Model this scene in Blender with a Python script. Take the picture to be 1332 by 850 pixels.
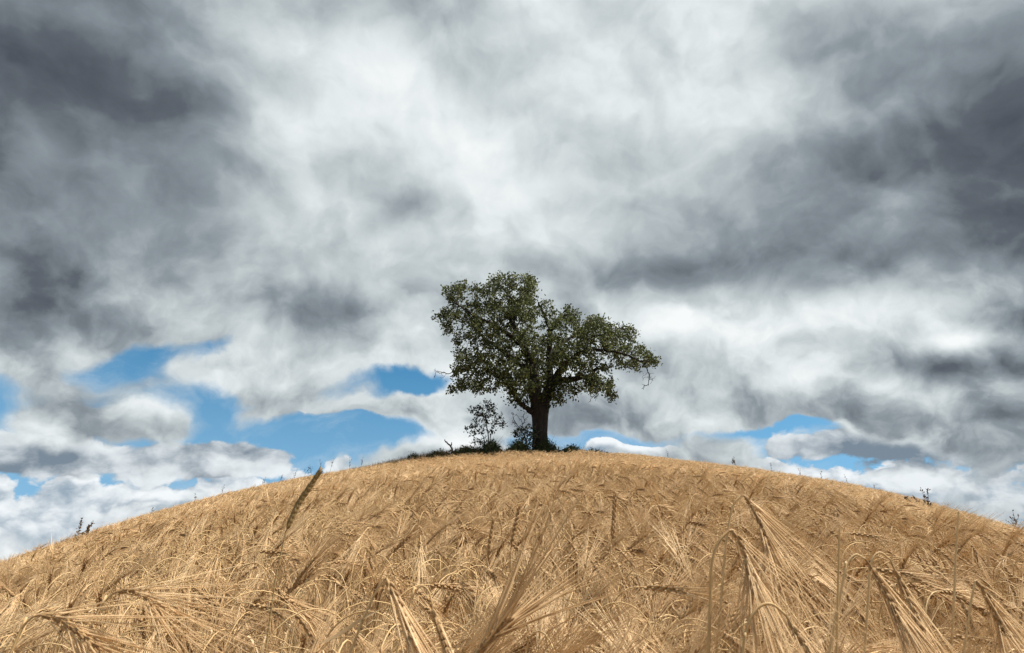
import bpy, math, random
import numpy as np
from mathutils import Vector, Matrix

for _o in list(bpy.data.objects):
    bpy.data.objects.remove(_o, do_unlink=True)
scene = bpy.context.scene
col = scene.collection
R = math.radians

# ------------------------------------------------------------------ camera
F_PIX, PW, PH = 700.0, 1332.0, 850.0          # focal length in photo pixels, photo size
PITCH = math.atan((735.0 - 425.0) / F_PIX)     # the level horizon lies low in the frame
CP, SP = math.cos(PITCH), math.sin(PITCH)
cam_d = bpy.data.cameras.new('camera')
cam = bpy.data.objects.new('camera', cam_d)
col.objects.link(cam)
cam_d.sensor_width = 36.0
cam_d.lens = F_PIX / PW * 36.0
cam_d.clip_start = 0.02
cam_d.clip_end = 20000.0
cam.location = (0, 0, 0)
cam.rotation_euler = (math.pi / 2 + PITCH, 0, 0)
cam_d.dof.use_dof = True
cam_d.dof.focus_distance = 4.0
cam_d.dof.aperture_fstop = 9.0
scene.camera = cam


def ray(px, py):
    """direction in the world of a point of the photograph"""
    u, v = (px - PW / 2) / F_PIX, (PH / 2 - py) / F_PIX
    return np.array([u, CP - v * SP, SP + v * CP])


def at_depth(px, py, y):
    d = ray(px, py)
    return d * (y / d[1])


# ------------------------------------------------------------------ sun and exposure
SUN_EL, SUN_AZ = R(55), R(92)                  # azimuth clockwise from the viewing direction (+Y)
sun_d = bpy.data.lights.new('sun', 'SUN')
sun_d.energy = 5.0
sun_d.angle = R(0.6)
sun_d.color = (1.0, 0.94, 0.85)
sun = bpy.data.objects.new('sun', sun_d)
col.objects.link(sun)
sun_dir = Vector((math.sin(SUN_AZ) * math.cos(SUN_EL), math.cos(SUN_AZ) * math.cos(SUN_EL), math.sin(SUN_EL)))
sun.rotation_euler = sun_dir.to_track_quat('Z', 'Y').to_euler()
sun.location = sun_dir * 50
scene.view_settings.view_transform = 'Standard'
scene.view_settings.look = 'None'
scene.view_settings.exposure = 0.8
scene.view_settings.gamma = 1.0
scene.cycles.max_bounces = 6
scene.cycles.diffuse_bounces = 4
scene.cycles.transmission_bounces = 3
scene.cycles.transparent_max_bounces = 4
scene.cycles.use_adaptive_sampling = True
scene.cycles.adaptive_threshold = 0.02

# ------------------------------------------------------------------ world: sky texture under procedural clouds
world = bpy.data.worlds.new('World')
scene.world = world
world.use_nodes = True
WT = world.node_tree
WT.nodes.clear()


class Q:
    """a socket that can be used in arithmetic; builds node graphs from formulas"""
    def __init__(self, t, s): self.t, self.s = t, s
    def _m(self, op, b=None, c=None, rev=False):
        n = self.t.nodes.new('ShaderNodeMath'); n.operation = op
        args = [self, b, c]
        if rev: args = [b, self, c]
        for i, a in enumerate(args):
            if a is None: continue
            if isinstance(a, Q): self.t.links.new(a.s, n.inputs[i])
            else: n.inputs[i].default_value = a
        return Q(self.t, n.outputs[0])
    def __add__(self, b): return self._m('ADD', b)
    __radd__ = __add__
    def __mul__(self, b): return self._m('MULTIPLY', b)
    __rmul__ = __mul__
    def __sub__(self, b): return self._m('SUBTRACT', b)
    def __rsub__(self, b): return self._m('SUBTRACT', b, rev=True)
    def __truediv__(self, b): return self._m('DIVIDE', b)
    def madd(self, b, c): return self._m('MULTIPLY_ADD', b, c)
    def clamp(self):
        q = self._m('ADD', 0.0); q.s.node.use_clamp = True
        return q
    def pw(self, b): return self._m('POWER', b)
    def mx(self, b): return self._m('MAXIMUM', b)


def smooth(x, a, b, lo=0.0, hi=1.0, kind='SMOOTHSTEP'):
    n = x.t.nodes.new('ShaderNodeMapRange'); n.interpolation_type = kind
    x.t.links.new(x.s, n.inputs['Value'])
    for k, v in (('From Min', a), ('From Max', b), ('To Min', lo), ('To Max', hi)):
        n.inputs[k].default_value = v
    return Q(x.t, n.outputs[0])


def xyz(t, x, y, z):
    n = t.nodes.new('ShaderNodeCombineXYZ')
    for i, a in enumerate((x, y, z)):
        if isinstance(a, Q): t.links.new(a.s, n.inputs[i])
        else: n.inputs[i].default_value = a
    return Q(t, n.outputs[0])


def parts(v):
    n = v.t.nodes.new('ShaderNodeSeparateXYZ'); v.t.links.new(v.s, n.inputs[0])
    return [Q(v.t, n.outputs[i]) for i in range(3)]


def vec(op, a, b, out=0):
    n = a.t.nodes.new('ShaderNodeVectorMath'); n.operation = op
    a.t.links.new(a.s, n.inputs[0])
    if op == 'SCALE':
        if isinstance(b, Q): a.t.links.new(b.s, n.inputs['Scale'])
        else: n.inputs['Scale'].default_value = b
    elif isinstance(b, Q): a.t.links.new(b.s, n.inputs[1])
    elif b is not None: n.inputs[1].default_value = b
    return Q(a.t, n.outputs[out])


def noise(v, scale, detail=4, rough=0.55, dist=0.0, lac=2.0, color=False, norm=True):
    n = v.t.nodes.new('ShaderNodeTexNoise')
    n.normalize = norm
    v.t.links.new(v.s, n.inputs['Vector'])
    for k, a in (('Scale', scale), ('Detail', detail), ('Roughness', rough), ('Distortion', dist), ('Lacunarity', lac)):
        n.inputs[k].default_value = a
    return Q(v.t, n.outputs[1 if color else 0])


def mixc(f, a, b):
    t = f.t
    n = t.nodes.new('ShaderNodeMix'); n.data_type = 'RGBA'
    t.links.new(f.s, n.inputs[0])
    for i, c in ((6, a), (7, b)):
        if isinstance(c, Q): t.links.new(c.s, n.inputs[i])
        else: n.inputs[i].default_value = (*c, 1)
    return Q(t, n.outputs[2])


def ramp(f, stops):
    n = f.t.nodes.new('ShaderNodeValToRGB')
    f.t.links.new(f.s, n.inputs[0])
    e = n.color_ramp.elements
    while len(e) < len(stops): e.new(0.5)
    for k, (p, c) in zip(e, stops):
        k.position = p; k.color = (*c, 1)
    return Q(f.t, n.outputs[0])


# chart of the sky: stereographic about the horizon point straight ahead (world directions, not the screen)
def chart_of(px, py):
    d = ray(px, py); d = d / np.linalg.norm(d)
    return d[0] / (1 + d[1]), d[2] / (1 + d[1])


tc = WT.nodes.new('ShaderNodeTexCoord')
D = Q(WT, tc.outputs['Generated'])
dx, dy, dz = parts(D)
den = (dy + 1.0).mx(0.02)
P = xyz(WT, dx / den, dz / den, 0.0)
# flat cloud deck seen in perspective
deck_h = dz.mx(0.0) + 0.13
DECK = xyz(WT, dx / deck_h, dy / deck_h, 0.0)


def blob(p, acc, px, py, rx, ry, rot, amp):
    cx, cz = chart_of(px, py)
    ax, az_ = chart_of(px + 10, py)
    k = math.hypot(ax - cx, az_ - cz) / 10.0
    n = WT.nodes.new('ShaderNodeTexGradient'); n.gradient_type = 'SPHERICAL'
    n.texture_mapping.vector_type = 'TEXTURE'
    n.texture_mapping.translation = (cx, cz, 0)
    n.texture_mapping.rotation = (0, 0, R(rot))
    n.texture_mapping.scale = (rx * k * 1.7, ry * k * 1.7, 1)
    WT.links.new(p.s, n.inputs['Vector'])
    return smooth(Q(WT, n.outputs[1]), 0.0, 1.0, 0.0, amp) + acc


def blobs(p, base, rows):
    acc = base
    for r in rows: acc = blob(p, acc, *r)
    return acc
def voro(v, scale, detail=3.0, rough=0.5, smoothness=0.6):
    n = WT.nodes.new('ShaderNodeTexVoronoi'); n.voronoi_dimensions = '2D'; n.feature = 'F1'; n.normalize = True
    WT.links.new(v.s, n.inputs['Vector'])
    for k, a in (('Scale', scale), ('Detail', detail), ('Roughness', rough), ('Randomness', 1.0)):
        n.inputs[k].default_value = a
    return Q(WT, n.outputs[0])


def n2(v, scale, detail, rough, off=(0, 0, 0), dist=0.0):
    n = WT.nodes.new('ShaderNodeTexNoise'); n.noise_dimensions = '2D'
    v = vec('ADD', v, off) if any(off) else v
    WT.links.new(v.s, n.inputs['Vector'])
    for k, a in (('Scale', scale), ('Detail', detail), ('Roughness', rough), ('Distortion', dist)):
        n.inputs[k].default_value = a
    return Q(WT, n.outputs[0])


# ---- billowed coordinates
wb = vec('SUBTRACT', noise(P, 4.5, 2, 0.5, color=True), (0.5, 0.5, 0.5))
wf = vec('SUBTRACT', noise(P, 14.0, 5, 0.55, color=True), (0.5, 0.5, 0.5))
PB = vec('ADD', P, vec('SCALE', wb, 0.06))                                        # for the broad light of the overcast
PE = vec('ADD', PB, vec('SCALE', wf, 0.055))                                      # for cloud edges
zen = smooth(dz, 0.10, 0.62)                                                       # 0 at the horizon, 1 high up


def puff(off):
    """thickness of the high cloud: large soft rolls overhead, smaller heaps lower down"""
    a = n2(PE, 3.1, 6, 0.47, (off[0] + 2.0, off[1] + 1.0, 0))
    b = n2(PE, 8.5, 6, 0.50, (off[0] * 0.5 + 5.0, off[1] * 0.5, 0))
    v = 1.0 - voro(vec('ADD', PE, (off[0] * 0.6, off[1] * 0.6, 0)), 6.5, 2.5, 0.5, 0.8)
    lowm = b * 0.55 + v * 0.45
    return a * (zen * 0.45 + 0.30) + lowm * (0.70 - zen * 0.45)


f0 = puff((0.0, 0.0))
f1 = puff((0.012, 0.034))

def heap(off):
    w = vec('ADD', PE, (off[0] + 3.0, off[1] + 6.0, 0))
    return n2(w, 11.0, 6, 0.55) * 0.6 + (1.0 - voro(w, 9.0, 3.0, 0.5)) * 0.4


g0, g1 = heap((0.0, 0.0)), heap((0.006, 0.018))
gk = 1.5 - zen * 1.05
# separate lumps of cloud in that deck: a bright rim, a greyer body, lit from above
PL = vec('ADD', PB, vec('SCALE', wf, 0.035))
def lumps(off):
    w = vec('MULTIPLY', vec('ADD', PL, (off[0] + 6.0, off[1] + 3.0, 0)), (1.0, 1.35, 1.0))
    return n2(w, 6.2, 7, 0.52) * 0.60 + (1.0 - voro(w, 6.0, 3.0, 0.52)) * 0.40
h0, h1 = lumps((0.0, 0.0)), lumps((0.008, 0.024))
body = smooth(h0, 0.535, 0.60)
lump = (h0 - h1) * 2.2 * body + smooth(h0, 0.50, 0.55) * 0.15 - smooth(h0, 0.55, 0.70) * 0.26
lk = 1.0 - zen * 0.78

# ---- high overcast: broad light, 0 dark slate .. 1 white (px, py of the photograph, size, turn, amount)
light = blobs(PB, 0.62, [
    (-60, 130, 300, 280, 0, -0.30), (110, 110, 170, 190, 15, -0.20), (20, 420, 230, 100, 0, -0.16), (165, 325, 160, 60, -8, -0.16),
    (290, 60, 150, 90, 0, -0.08), (250, 265, 110, 50, 20, -0.12), (430, 412, 70, 34, 0, -0.20), (-350, 250, 400, 300, 0, -0.2),
    (480, 80, 80, 44, -15, 0.14), (400, 175, 110, 50, -10, 0.12), (560, 170, 130, 50, -30, 0.17),
    (720, 90, 110, 110, 0, 0.15), (650, 270, 130, 60, 0, 0.17), (370, 265, 90, 40, 0, 0.16), (780, 310, 80, 36, 0, 0.12),
    (560, 345, 150, 50, 0, 0.12), (880, 170, 130, 130, 0, 0.14), (590, 45, 60, 50, 30, -0.05), (470, 195, 46, 26, 0, -0.10), (515, 275, 60, 20, 30, -0.16),
    (1360, 140, 210, 240, 0, -0.30), (1150, 250, 160, 120, 0, -0.17), (1030, 345, 180, 40, -6, -0.20), (1120, 60, 100, 80, 0, -0.12),
    (1330, 320, 180, 70, 0, -0.16), (860, 362, 120, 24, 4, -0.16), (1660, 200, 380, 300, 0, -0.2),
    (960, 425, 180, 24, 0, 0.16), (1150, 400, 120, 28, 0, 0.12), (1180, 255, 60, 30, 0, 0.08), (960, 130, 120, 130, 0, 0.08),
    (1330, 415, 66, 44, 0, -0.40), (1300, 482, 110, 40, 0, -0.32), (1165, 485, 60, 20, 0, -0.18), (1250, 447, 60, 14, 0, 0.14),
    (1130, 530, 160, 26, 0, 0.10), (320, 420, 60, 30, 0, 0.06), (55, 195, 36, 36, 0, 0.12), (90, 275, 30, 40, 0, 0.10),
    (130, 545, 120, 34, 0, -0.20), (380, 470, 80, 40, 0, 0.10), (300, 460, 34, 12, 0, 0.18), (360, 505, 60, 12, 0, 0.08),
    (980, 476, 150, 16, 0, -0.08), (850, 525, 130, 26, 0, -0.10), (990, 506, 60, 14, 0, 0.08), (740, 540, 70, 22, 0, -0.12), (560, 525, 60, 16, 0, -0.06),
])
tone = light + (f0 - 0.5) * -0.5 + (f0 - f1) * 1.9 + (g0 - g1) * gk + lump * lk + (n2(PE, 2.6, 5, 0.5, (9.0, 4.0, 0)) - 0.5) * 0.5
over = ramp(tone.clamp(), [(0.0, (0.055, 0.066, 0.084)), (0.22, (0.113, 0.132, 0.157)), (0.45, (0.270, 0.312, 0.346)),
                           (0.66, (0.53, 0.585, 0.605)), (0.84, (0.76, 0.815, 0.83)), (1.0, (0.93, 0.955, 0.955))])

# ---- where that cloud is closed (> 0) and where the blue shows through it
cover = smooth(dz, 0.06, 0.40, -0.06, 0.60, 'LINEAR')
cover = blobs(PE, cover, [
    (300, 525, 110, 40, 0, -0.42), (480, 502, 120, 26, 0, -0.48), (0, 520, 80, 50, 0, -0.40), (190, 462, 90, 26, 14, -0.42),
    (310, 442, 44, 18, 20, -0.44), (460, 568, 130, 26, 0, -0.55), (560, 490, 60, 18, 0, -0.34),
    (1010, 489, 150, 10, -2, -0.44), (1115, 490, 36, 13, 0, -0.36), (860, 472, 40, 8, 0, -0.3), (810, 568, 150, 15, 0, -0.42), (970, 552, 110, 9, 0, -0.26),
    (1050, 550, 60, 14, 0, -0.35), (670, 562, 40, 20, 0, -0.30), (240, 600, 300, 40, 10, -0.30), (60, 640, 150, 60, 0, -0.3), (1200, 620, 260, 60, -14, -0.36),
    (375, 480, 66, 34, 0, 0.46), (120, 545, 100, 26, 0, 0.36), (500, 534, 120, 7, 0, 0.42), (560, 528, 50, 20, 0, 0.42),
    (850, 515, 130, 30, 0, 0.44), (985, 520, 90, 20, 0, 0.44), (720, 535, 60, 24, 0, 0.40), (1250, 505, 150, 40, 0, 0.34), (1140, 540, 90, 20, 0, 0.3),
])
cover = cover + (n2(PE, 7.0, 7, 0.56, (7.3, 2.2, 0)) - 0.5) * 0.45 + (h0 - 0.53) * 1.5 + (f0 - 0.5) * 0.75
a_high = smooth(cover, -0.07, 0.20)

# ---- blue behind: the physical sky
st = WT.nodes.new('ShaderNodeTexSky'); st.sky_type = 'NISHITA'; st.sun_disc = False
st.sun_elevation = SUN_EL; st.sun_rotation = SUN_AZ
st.air_density = 1.0; st.dust_density = 0.2; st.ozone_density = 4.0
WT.links.new(vec('ADD', D, (0, 0, 0.2)).s, st.inputs[0])
SKY_STRENGTH = 0.125
blue_s = vec('MULTIPLY', Q(WT, st.outputs[0]), (SKY_STRENGTH * 0.34, SKY_STRENGTH * 1.10, SKY_STRENGTH * 1.16))

# ---- two layers of fair-weather cumulus towards the horizon, with lit tops and grey bases
def cumulus(scale, flat, off, cov, lo, hi):
    v = vec('MULTIPLY', vec('ADD', vec('ADD', P, off), vec('SCALE', wf, 0.030)), (1.0, flat, 1.0))
    def dens(o):
        w = vec('ADD', v, o) if any(o) else v
        return n2(w, scale, 7, 0.54) * 0.62 + (1.0 - voro(w, scale * 0.9, 3.0, 0.55, 0.5)) * 0.38
    d0, d1 = dens((0, 0, 0)), dens((0.10 / scale, 0.30 / scale, 0))
    d = cov + (d0 - 0.55) * 2.0
    a = smooth(d, -0.01, 0.10)
    lit = ((d0 - d1) * 4.6 + 0.50 - smooth(d, 0.05, 0.9, 0.0, 0.50)).clamp()
    return a, ramp(lit, [(0.0, lo), (0.35, tuple(0.65 * l + 0.35 * h for l, h in zip(lo, hi))), (0.65, tuple(0.25 * l + 0.75 * h for l, h in zip(lo, hi))), (1.0, hi)])


far_cov = blobs(PB, -0.10, [(810, 582, 90, 14, -4, 0.42), (890, 588, 90, 22, -12, 0.50), (1000, 602, 80, 20, -12, 0.34), (460, 597, 18, 14, 0, 0.55), (640, 600, 60, 14, 0, 0.24), (600, 590, 40, 12, 0, 0.22), (790, 585, 50, 14, 0, 0.25),
                           (150, 650, 280, 60, 12, 0.40), (1230, 640, 230, 60, -12, 0.40), (420, 610, 60, 12, 0, 0.2)])
far_cov = far_cov + smooth(dz, 0.05, 0.30, 0.10, -0.75, 'LINEAR')
aF, cF = cumulus(25.0, 1.4, (0.3, 0.7, 0), far_cov, (0.33, 0.41, 0.49), (0.93, 0.965, 0.98))
near_cov = blobs(PB, -0.25, [(200, 590, 200, 36, 6, 0.44), (50, 600, 110, 44, 0, 0.30), (330, 590, 100, 24, 4, 0.42), (1180, 590, 190, 44, -8, 0.44), (1060, 572, 60, 18, 0, 0.30), (480, 536, 110, 8, 0, 0.40),
                             (1290, 560, 90, 40, 0, 0.25), (560, 590, 40, 12, 0, 0.1)])
near_cov = near_cov + smooth(dz, 0.10, 0.42, 0.06, -0.5, 'LINEAR')
aN, cN = cumulus(13.0, 1.65, (1.9, 0.1, 0), near_cov, (0.20, 0.25, 0.305), (0.83, 0.88, 0.905))

veil = smooth(n2(vec('MULTIPLY', PE, (1.0, 2.4, 1.0)), 6.0, 6, 0.62, (4.0, 8.0, 0)), 0.46, 0.78, 0.0, 0.55)
air = mixc(smooth(dz, 0.03, 0.40, 0.55, 0.06), blue_s, (0.40, 0.62, 0.80))
c = mixc(veil, air, (0.66, 0.74, 0.80))
c = mixc(aF * 0.96, c, cF)
c = mixc(aN * 0.97, c, cN)
c = mixc(a_high, c, over)
bg = WT.nodes.new('ShaderNodeBackground')
WT.links.new(c.s, bg.inputs['Color'])
bg.inputs['Strength'].default_value = 0.58       # the picture is exposed by +0.8 stops for the field
wo = WT.nodes.new('ShaderNodeOutputWorld')
WT.links.new(bg.outputs[0], wo.inputs[0])
world.cycles.sampling_method = 'MANUAL'
world.cycles.sample_map_resolution = 512
# ------------------------------------------------------------------ helpers
rng = np.random.default_rng(11)
random.seed(5)


def new_mesh(name, V, F, mats=(), fm=None, smooth_f=False):
    """mesh from numpy vertices and a list of faces (tuples)"""
    me = bpy.data.meshes.new(name)
    V = np.asarray(V, np.float32)
    if isinstance(F, np.ndarray) and F.ndim == 2:
        nf, k = F.shape
        me.vertices.add(len(V)); me.vertices.foreach_set('co', V.ravel())
        me.loops.add(nf * k); me.loops.foreach_set('vertex_index', F.astype(np.int32).ravel())
        me.polygons.add(nf); me.polygons.foreach_set('loop_start', np.arange(0, nf * k, k, dtype=np.int32))
        me.update(calc_edges=True)
    else:
        me.from_pydata(V.tolist(), [], F)
    for m in mats: me.materials.append(m)
    if fm is not None: me.polygons.foreach_set('material_index', np.asarray(fm, np.int32))
    if smooth_f: me.polygons.foreach_set('use_smooth', np.ones(len(me.polygons), bool))
    me.update()
    return me


def link(name, me, parent=None, kind=None, label=None, cat=None, group=None, loc=None):
    o = bpy.data.objects.new(name, me); col.objects.link(o)
    if parent is not None: o.parent = parent
    if loc is not None: o.location = loc
    tag(o, label, cat, group, kind)
    return o


def tag(o, label=None, cat=None, group=None, kind=None):
    for k, v in (('label', label), ('category', cat), ('group', group), ('kind', kind)):
        if v: o[k] = v
    return o


class Geo:
    """collects triangles and quads (quads are cut in two) with a material index"""
    def __init__(self): self.V, self.F, self.M, self.n = [], [], [], 0
    def add(self, V, F, m=0):
        V = np.asarray(V, float); F = np.asarray(F, int)
        self.V.append(V); self.F.append(F + self.n); self.M.append(np.full(len(F), m)); self.n += len(V)
    def arrays(self):
        return np.concatenate(self.V), np.concatenate(self.F), np.concatenate(self.M)
    def mesh(self, name, mats, smooth_f=True):
        V, F, M = self.arrays()
        return new_mesh(name, V, F, mats, M, smooth_f)


def frames(pts):
    """parallel transport frames along a polyline"""
    pts = np.asarray(pts, float)
    T = np.gradient(pts, axis=0); T /= np.linalg.norm(T, axis=1)[:, None] + 1e-12
    up = np.array([0, 1.0, 0]) if abs(T[0][1]) < 0.8 else np.array([1.0, 0, 0])
    N = np.zeros_like(pts)
    n = up - T[0] * up.dot(T[0]); n /= np.linalg.norm(n)
    for i in range(len(pts)):
        n = n - T[i] * n.dot(T[i]); n /= np.linalg.norm(n) + 1e-12
        N[i] = n
    return T, N, np.cross(T, N)


def tube(g, pts, rad, sides=4, m=0, cap=False, tip=False):
    pts = np.asarray(pts, float); k = len(pts)
    rad = np.broadcast_to(np.asarray(rad, float), (k,))
    T, N, B = frames(pts)
    a = np.arange(sides) * 2 * np.pi / sides
    ring = np.cos(a)[None, :, None] * N[:, None, :] + np.sin(a)[None, :, None] * B[:, None, :]
    V = (pts[:, None, :] + ring * rad[:, None, None]).reshape(-1, 3)
    F = []
    for i in range(k - 1):
        for j in range(sides):
            p, q = i * sides + j, i * sides + (j + 1) % sides
            F += [(p, q, q + sides), (p, q + sides, p + sides)]
    if tip:
        V = np.vstack([V, pts[-1] + T[-1] * rad[-1] * 1.0]); e = len(V) - 1
        F += [((k - 1) * sides + j, (k - 1) * sides + (j + 1) % sides, e) for j in range(sides)]
    g.add(V, F, m)


def catmull(P, n):
    P = np.asarray(P, float)
    Q_ = np.vstack([2 * P[0] - P[1], P, 2 * P[-1] - P[-2]])
    out = []
    for i in range(1, len(Q_) - 2):
        t = np.linspace(0, 1, n, endpoint=False)[:, None]
        a, b, c_, d = Q_[i - 1], Q_[i], Q_[i + 1], Q_[i + 2]
        out.append(0.5 * (2 * b + (c_ - a) * t + (2 * a - 5 * b + 4 * c_ - d) * t ** 2 + (3 * b - a - 3 * c_ + d) * t ** 3))
    out.append(P[-1:])
    return np.vstack(out)


def resample(P, n):
    s = np.r_[0, np.cumsum(np.linalg.norm(np.diff(P, axis=0), axis=1))]
    t = np.linspace(0, s[-1], n)
    return np.stack([np.interp(t, s, P[:, k]) for k in range(3)], 1)


# ------------------------------------------------------------------ materials
def material(name, rough=0.8, spec=0.25):
    m = bpy.data.materials.new(name); m.use_nodes = True
    t = m.node_tree; b = t.nodes['Principled BSDF']
    b.inputs['Roughness'].default_value = rough
    b.inputs['Specular IOR Level'].default_value = spec
    return m, t, b


def plant_material(name, c0, c1, c2, rough=0.55, spec=0.3, transl=0.25, vary='island', scale=60.0, spread=1.0):
    """dry or green plant tissue: colour varies from piece to piece and along the piece; part of the light passes through"""
    m, t, b = material(name, rough, spec)
    geo = t.nodes.new('ShaderNodeNewGeometry'); oi = t.nodes.new('ShaderNodeObjectInfo')
    isl = Q(t, geo.outputs['Random Per Island'])
    if vary == 'object': rnd = (isl * 0.45 + Q(t, oi.outputs['Random']) * 0.55)
    else: rnd = isl
    tcn = t.nodes.new('ShaderNodeTexCoord')
    n = noise(Q(t, tcn.outputs['Object']), scale, 3, 0.6)
    f = (rnd * 0.75 * spread + (n - 0.5) * 0.7 + 0.125).clamp()
    c = ramp(f, [(0.0, c0), (0.5, c1), (1.0, c2)])
    t.links.new(c.s, b.inputs['Base Color'])
    if transl:
        tr = t.nodes.new('ShaderNodeBsdfTranslucent'); t.links.new(c.s, tr.inputs[0])
        mx = t.nodes.new('ShaderNodeMixShader'); mx.inputs[0].default_value = transl
        t.links.new(b.outputs[0], mx.inputs[1]); t.links.new(tr.outputs[0], mx.inputs[2])
        t.links.new(mx.outputs[0], t.nodes['Material Output'].inputs[0])
    return m


M_STEM = plant_material('barley_stem', (0.38, 0.24, 0.105), (0.55, 0.38, 0.19), (0.66, 0.50, 0.29), 0.6, 0.16, 0.12, 'object', 40)
M_EAR = plant_material('barley_grain', (0.20, 0.115, 0.053), (0.33, 0.205, 0.098), (0.50, 0.345, 0.18), 0.65, 0.15, 0.05, 'object', 120)
M_AWN = plant_material('barley_awn', (0.51, 0.33, 0.165), (0.72, 0.515, 0.293), (0.82, 0.655, 0.42), 0.55, 0.18, 0.26, 'object', 30)
M_LEAF = plant_material('dry_leaf', (0.44, 0.31, 0.165), (0.60, 0.45, 0.26), (0.70, 0.58, 0.40), 0.65, 0.12, 0.3, 'object', 50)
M_WHEAT = plant_material('wheat_ear', (0.13, 0.088, 0.034), (0.25, 0.172, 0.072), (0.44, 0.315, 0.15), 0.5, 0.3, 0.15, 'island', 90)
M_BROWN = plant_material('brown_grass', (0.12, 0.070, 0.032), (0.205, 0.12, 0.055), (0.33, 0.205, 0.095), 0.65, 0.2, 0.25, 'island', 5)
M_GREEN = plant_material('green_grass', (0.018, 0.028, 0.010), (0.040, 0.055, 0.020), (0.080, 0.090, 0.035), 0.6, 0.25, 0.3, 'island', 5)
M_TREELEAF = plant_material('tree_leaf', (0.027, 0.036, 0.014), (0.064, 0.080, 0.029), (0.185, 0.205, 0.075), 0.55, 0.22, 0.32, 'island', 0.55)
M_BUSHLEAF = plant_material('bush_leaf', (0.022, 0.030, 0.014), (0.042, 0.055, 0.026), (0.075, 0.088, 0.04), 0.45, 0.35, 0.3, 'island', 1.5)
M_WEED = plant_material('weed_stem', (0.045, 0.028, 0.014), (0.085, 0.052, 0.026), (0.14, 0.09, 0.045), 0.7, 0.2, 0.1, 'island', 8)


def bark_material(name, c0, c1):
    m, t, b = material(name, 0.9, 0.15)
    tcn = t.nodes.new('ShaderNodeTexCoord'); o = Q(t, tcn.outputs['Object'])
    v = vec('MULTIPLY', o, (1.0, 1.0, 0.22))
    n1 = noise(v, 9.0, 8, 0.65, 0.6); n2 = noise(o, 1.3, 4, 0.5)
    f = (n1 * 0.75 + n2 * 0.4 - 0.1).clamp()
    t.links.new(ramp(f, [(0.25, c0), (0.75, c1)]).s, b.inputs['Base Color'])
    bp = t.nodes.new('ShaderNodeBump'); bp.inputs['Strength'].default_value = 0.9; bp.inputs['Distance'].default_value = 0.06
    t.links.new(n1.s, bp.inputs['Height']); t.links.new(bp.outputs[0], b.inputs['Normal'])
    return m


M_BARK = bark_material('bark', (0.013, 0.0115, 0.0105), (0.050, 0.044, 0.039))
M_DEADWOOD = bark_material('dead_wood', (0.035, 0.027, 0.022), (0.13, 0.105, 0.085))


def soil_material():
    m, t, b = material('soil_and_straw', 0.95, 0.1)
    g = t.nodes.new('ShaderNodeNewGeometry'); o = Q(t, g.outputs['Position'])
    n = noise(o, 0.9, 6, 0.6); n2 = noise(vec('MULTIPLY', o, (1, 1, 1)), 35.0, 5, 0.7)
    f = (n * 0.5 + n2 * 0.6 - 0.05).clamp()
    t.links.new(ramp(f, [(0.2, (0.075, 0.046, 0.024)), (0.55, (0.14, 0.09, 0.045)), (0.9, (0.27, 0.185, 0.095))]).s, b.inputs['Base Color'])
    bp = t.nodes.new('ShaderNodeBump'); bp.inputs['Strength'].default_value = 0.8; bp.inputs['Distance'].default_value = 0.03
    t.links.new(n2.s, bp.inputs['Height']); t.links.new(bp.outputs[0], b.inputs['Normal'])
    return m


M_SOIL = soil_material()

# ------------------------------------------------------------------ the hill
CANOPY = 0.74          # usual height of the barley
EYE = 0.25             # the camera looks out this far above the ears
SLOPE, KCURVE, T0, CSOFT, CREST = 0.1955, 0.219, 0.083, 1.3, 29.0


def hill(x, y):
    """height of the ground: a rounded spur that climbs away from the camera and rolls over at its crest"""
    x, y = np.asarray(x, float), np.asarray(y, float)
    ya = np.sqrt(y * y + 0.3)
    r = np.sqrt(x * x + y * y)
    z = -EYE - CANOPY + SLOPE * (np.where(y > 0, ya - 0.5477, y * 1.0)) - KCURVE * (x - T0 * y) ** 2 / (ya + CSOFT) * (1.0 / (1 + np.maximum(r - 45, 0) / 60.0))
    over = np.maximum(r - CREST, 0)
    z = z - 0.0075 * over ** 2 / (1 + over / 60.0)
    z = z + 0.10 * np.sin(x * 0.35 + 1.0) * np.sin(y * 0.27) * np.clip(r / 12, 0, 1) * np.clip((40 - r) / 15, 0, 1)
    z = z + 0.55 * np.exp(-((x + 1.0) / 5.8) ** 2 - ((y - 26.7) / 2.4) ** 2)      # the unploughed island under the tree
    return np.maximum(z, -26.0 + 0 * z)


def ground_mesh():
    rr = np.r_[np.linspace(0, 3, 16), np.linspace(3.3, 45, 90), np.geomspace(47, 9000, 60)]
    aa = np.linspace(0, 2 * np.pi, 193)[:-1]
    X = rr[:, None] * np.sin(aa); Y = rr[:, None] * np.cos(aa)
    Z = hill(X, Y)
    V = np.stack([X, Y, Z], 2).reshape(-1, 3)
    n = len(aa); F = []
    i, j = np.meshgrid(np.arange(len(rr) - 1), np.arange(n), indexing='ij')
    a = i * n + j; b = i * n + (j + 1) % n
    return new_mesh('ground', V, np.stack([a, a + n, b + n, b], 2).reshape(-1, 4)[:, ::-1], [M_SOIL], None, True)


link('ground', ground_mesh(), kind='structure')
# ------------------------------------------------------------------ barley
STALK_MATS = [M_STEM, M_EAR, M_AWN, M_LEAF]


def spindle(g, p, d, length, w, sides, m, rnd=None):
    """a grain: a plump spindle with a pointed tip"""
    d = d / np.linalg.norm(d)
    ts, rs = ([0.0, 0.3, 0.7], [0.45, 1.0, 0.62]) if sides > 4 else ([0.05, 0.42], [0.6, 1.0])
    pts = [p + d * length * t for t in ts]
    tube(g, np.array(pts + [p + d * length * 0.98]), [w * r for r in rs] + [w * 0.08], sides, m)


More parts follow.
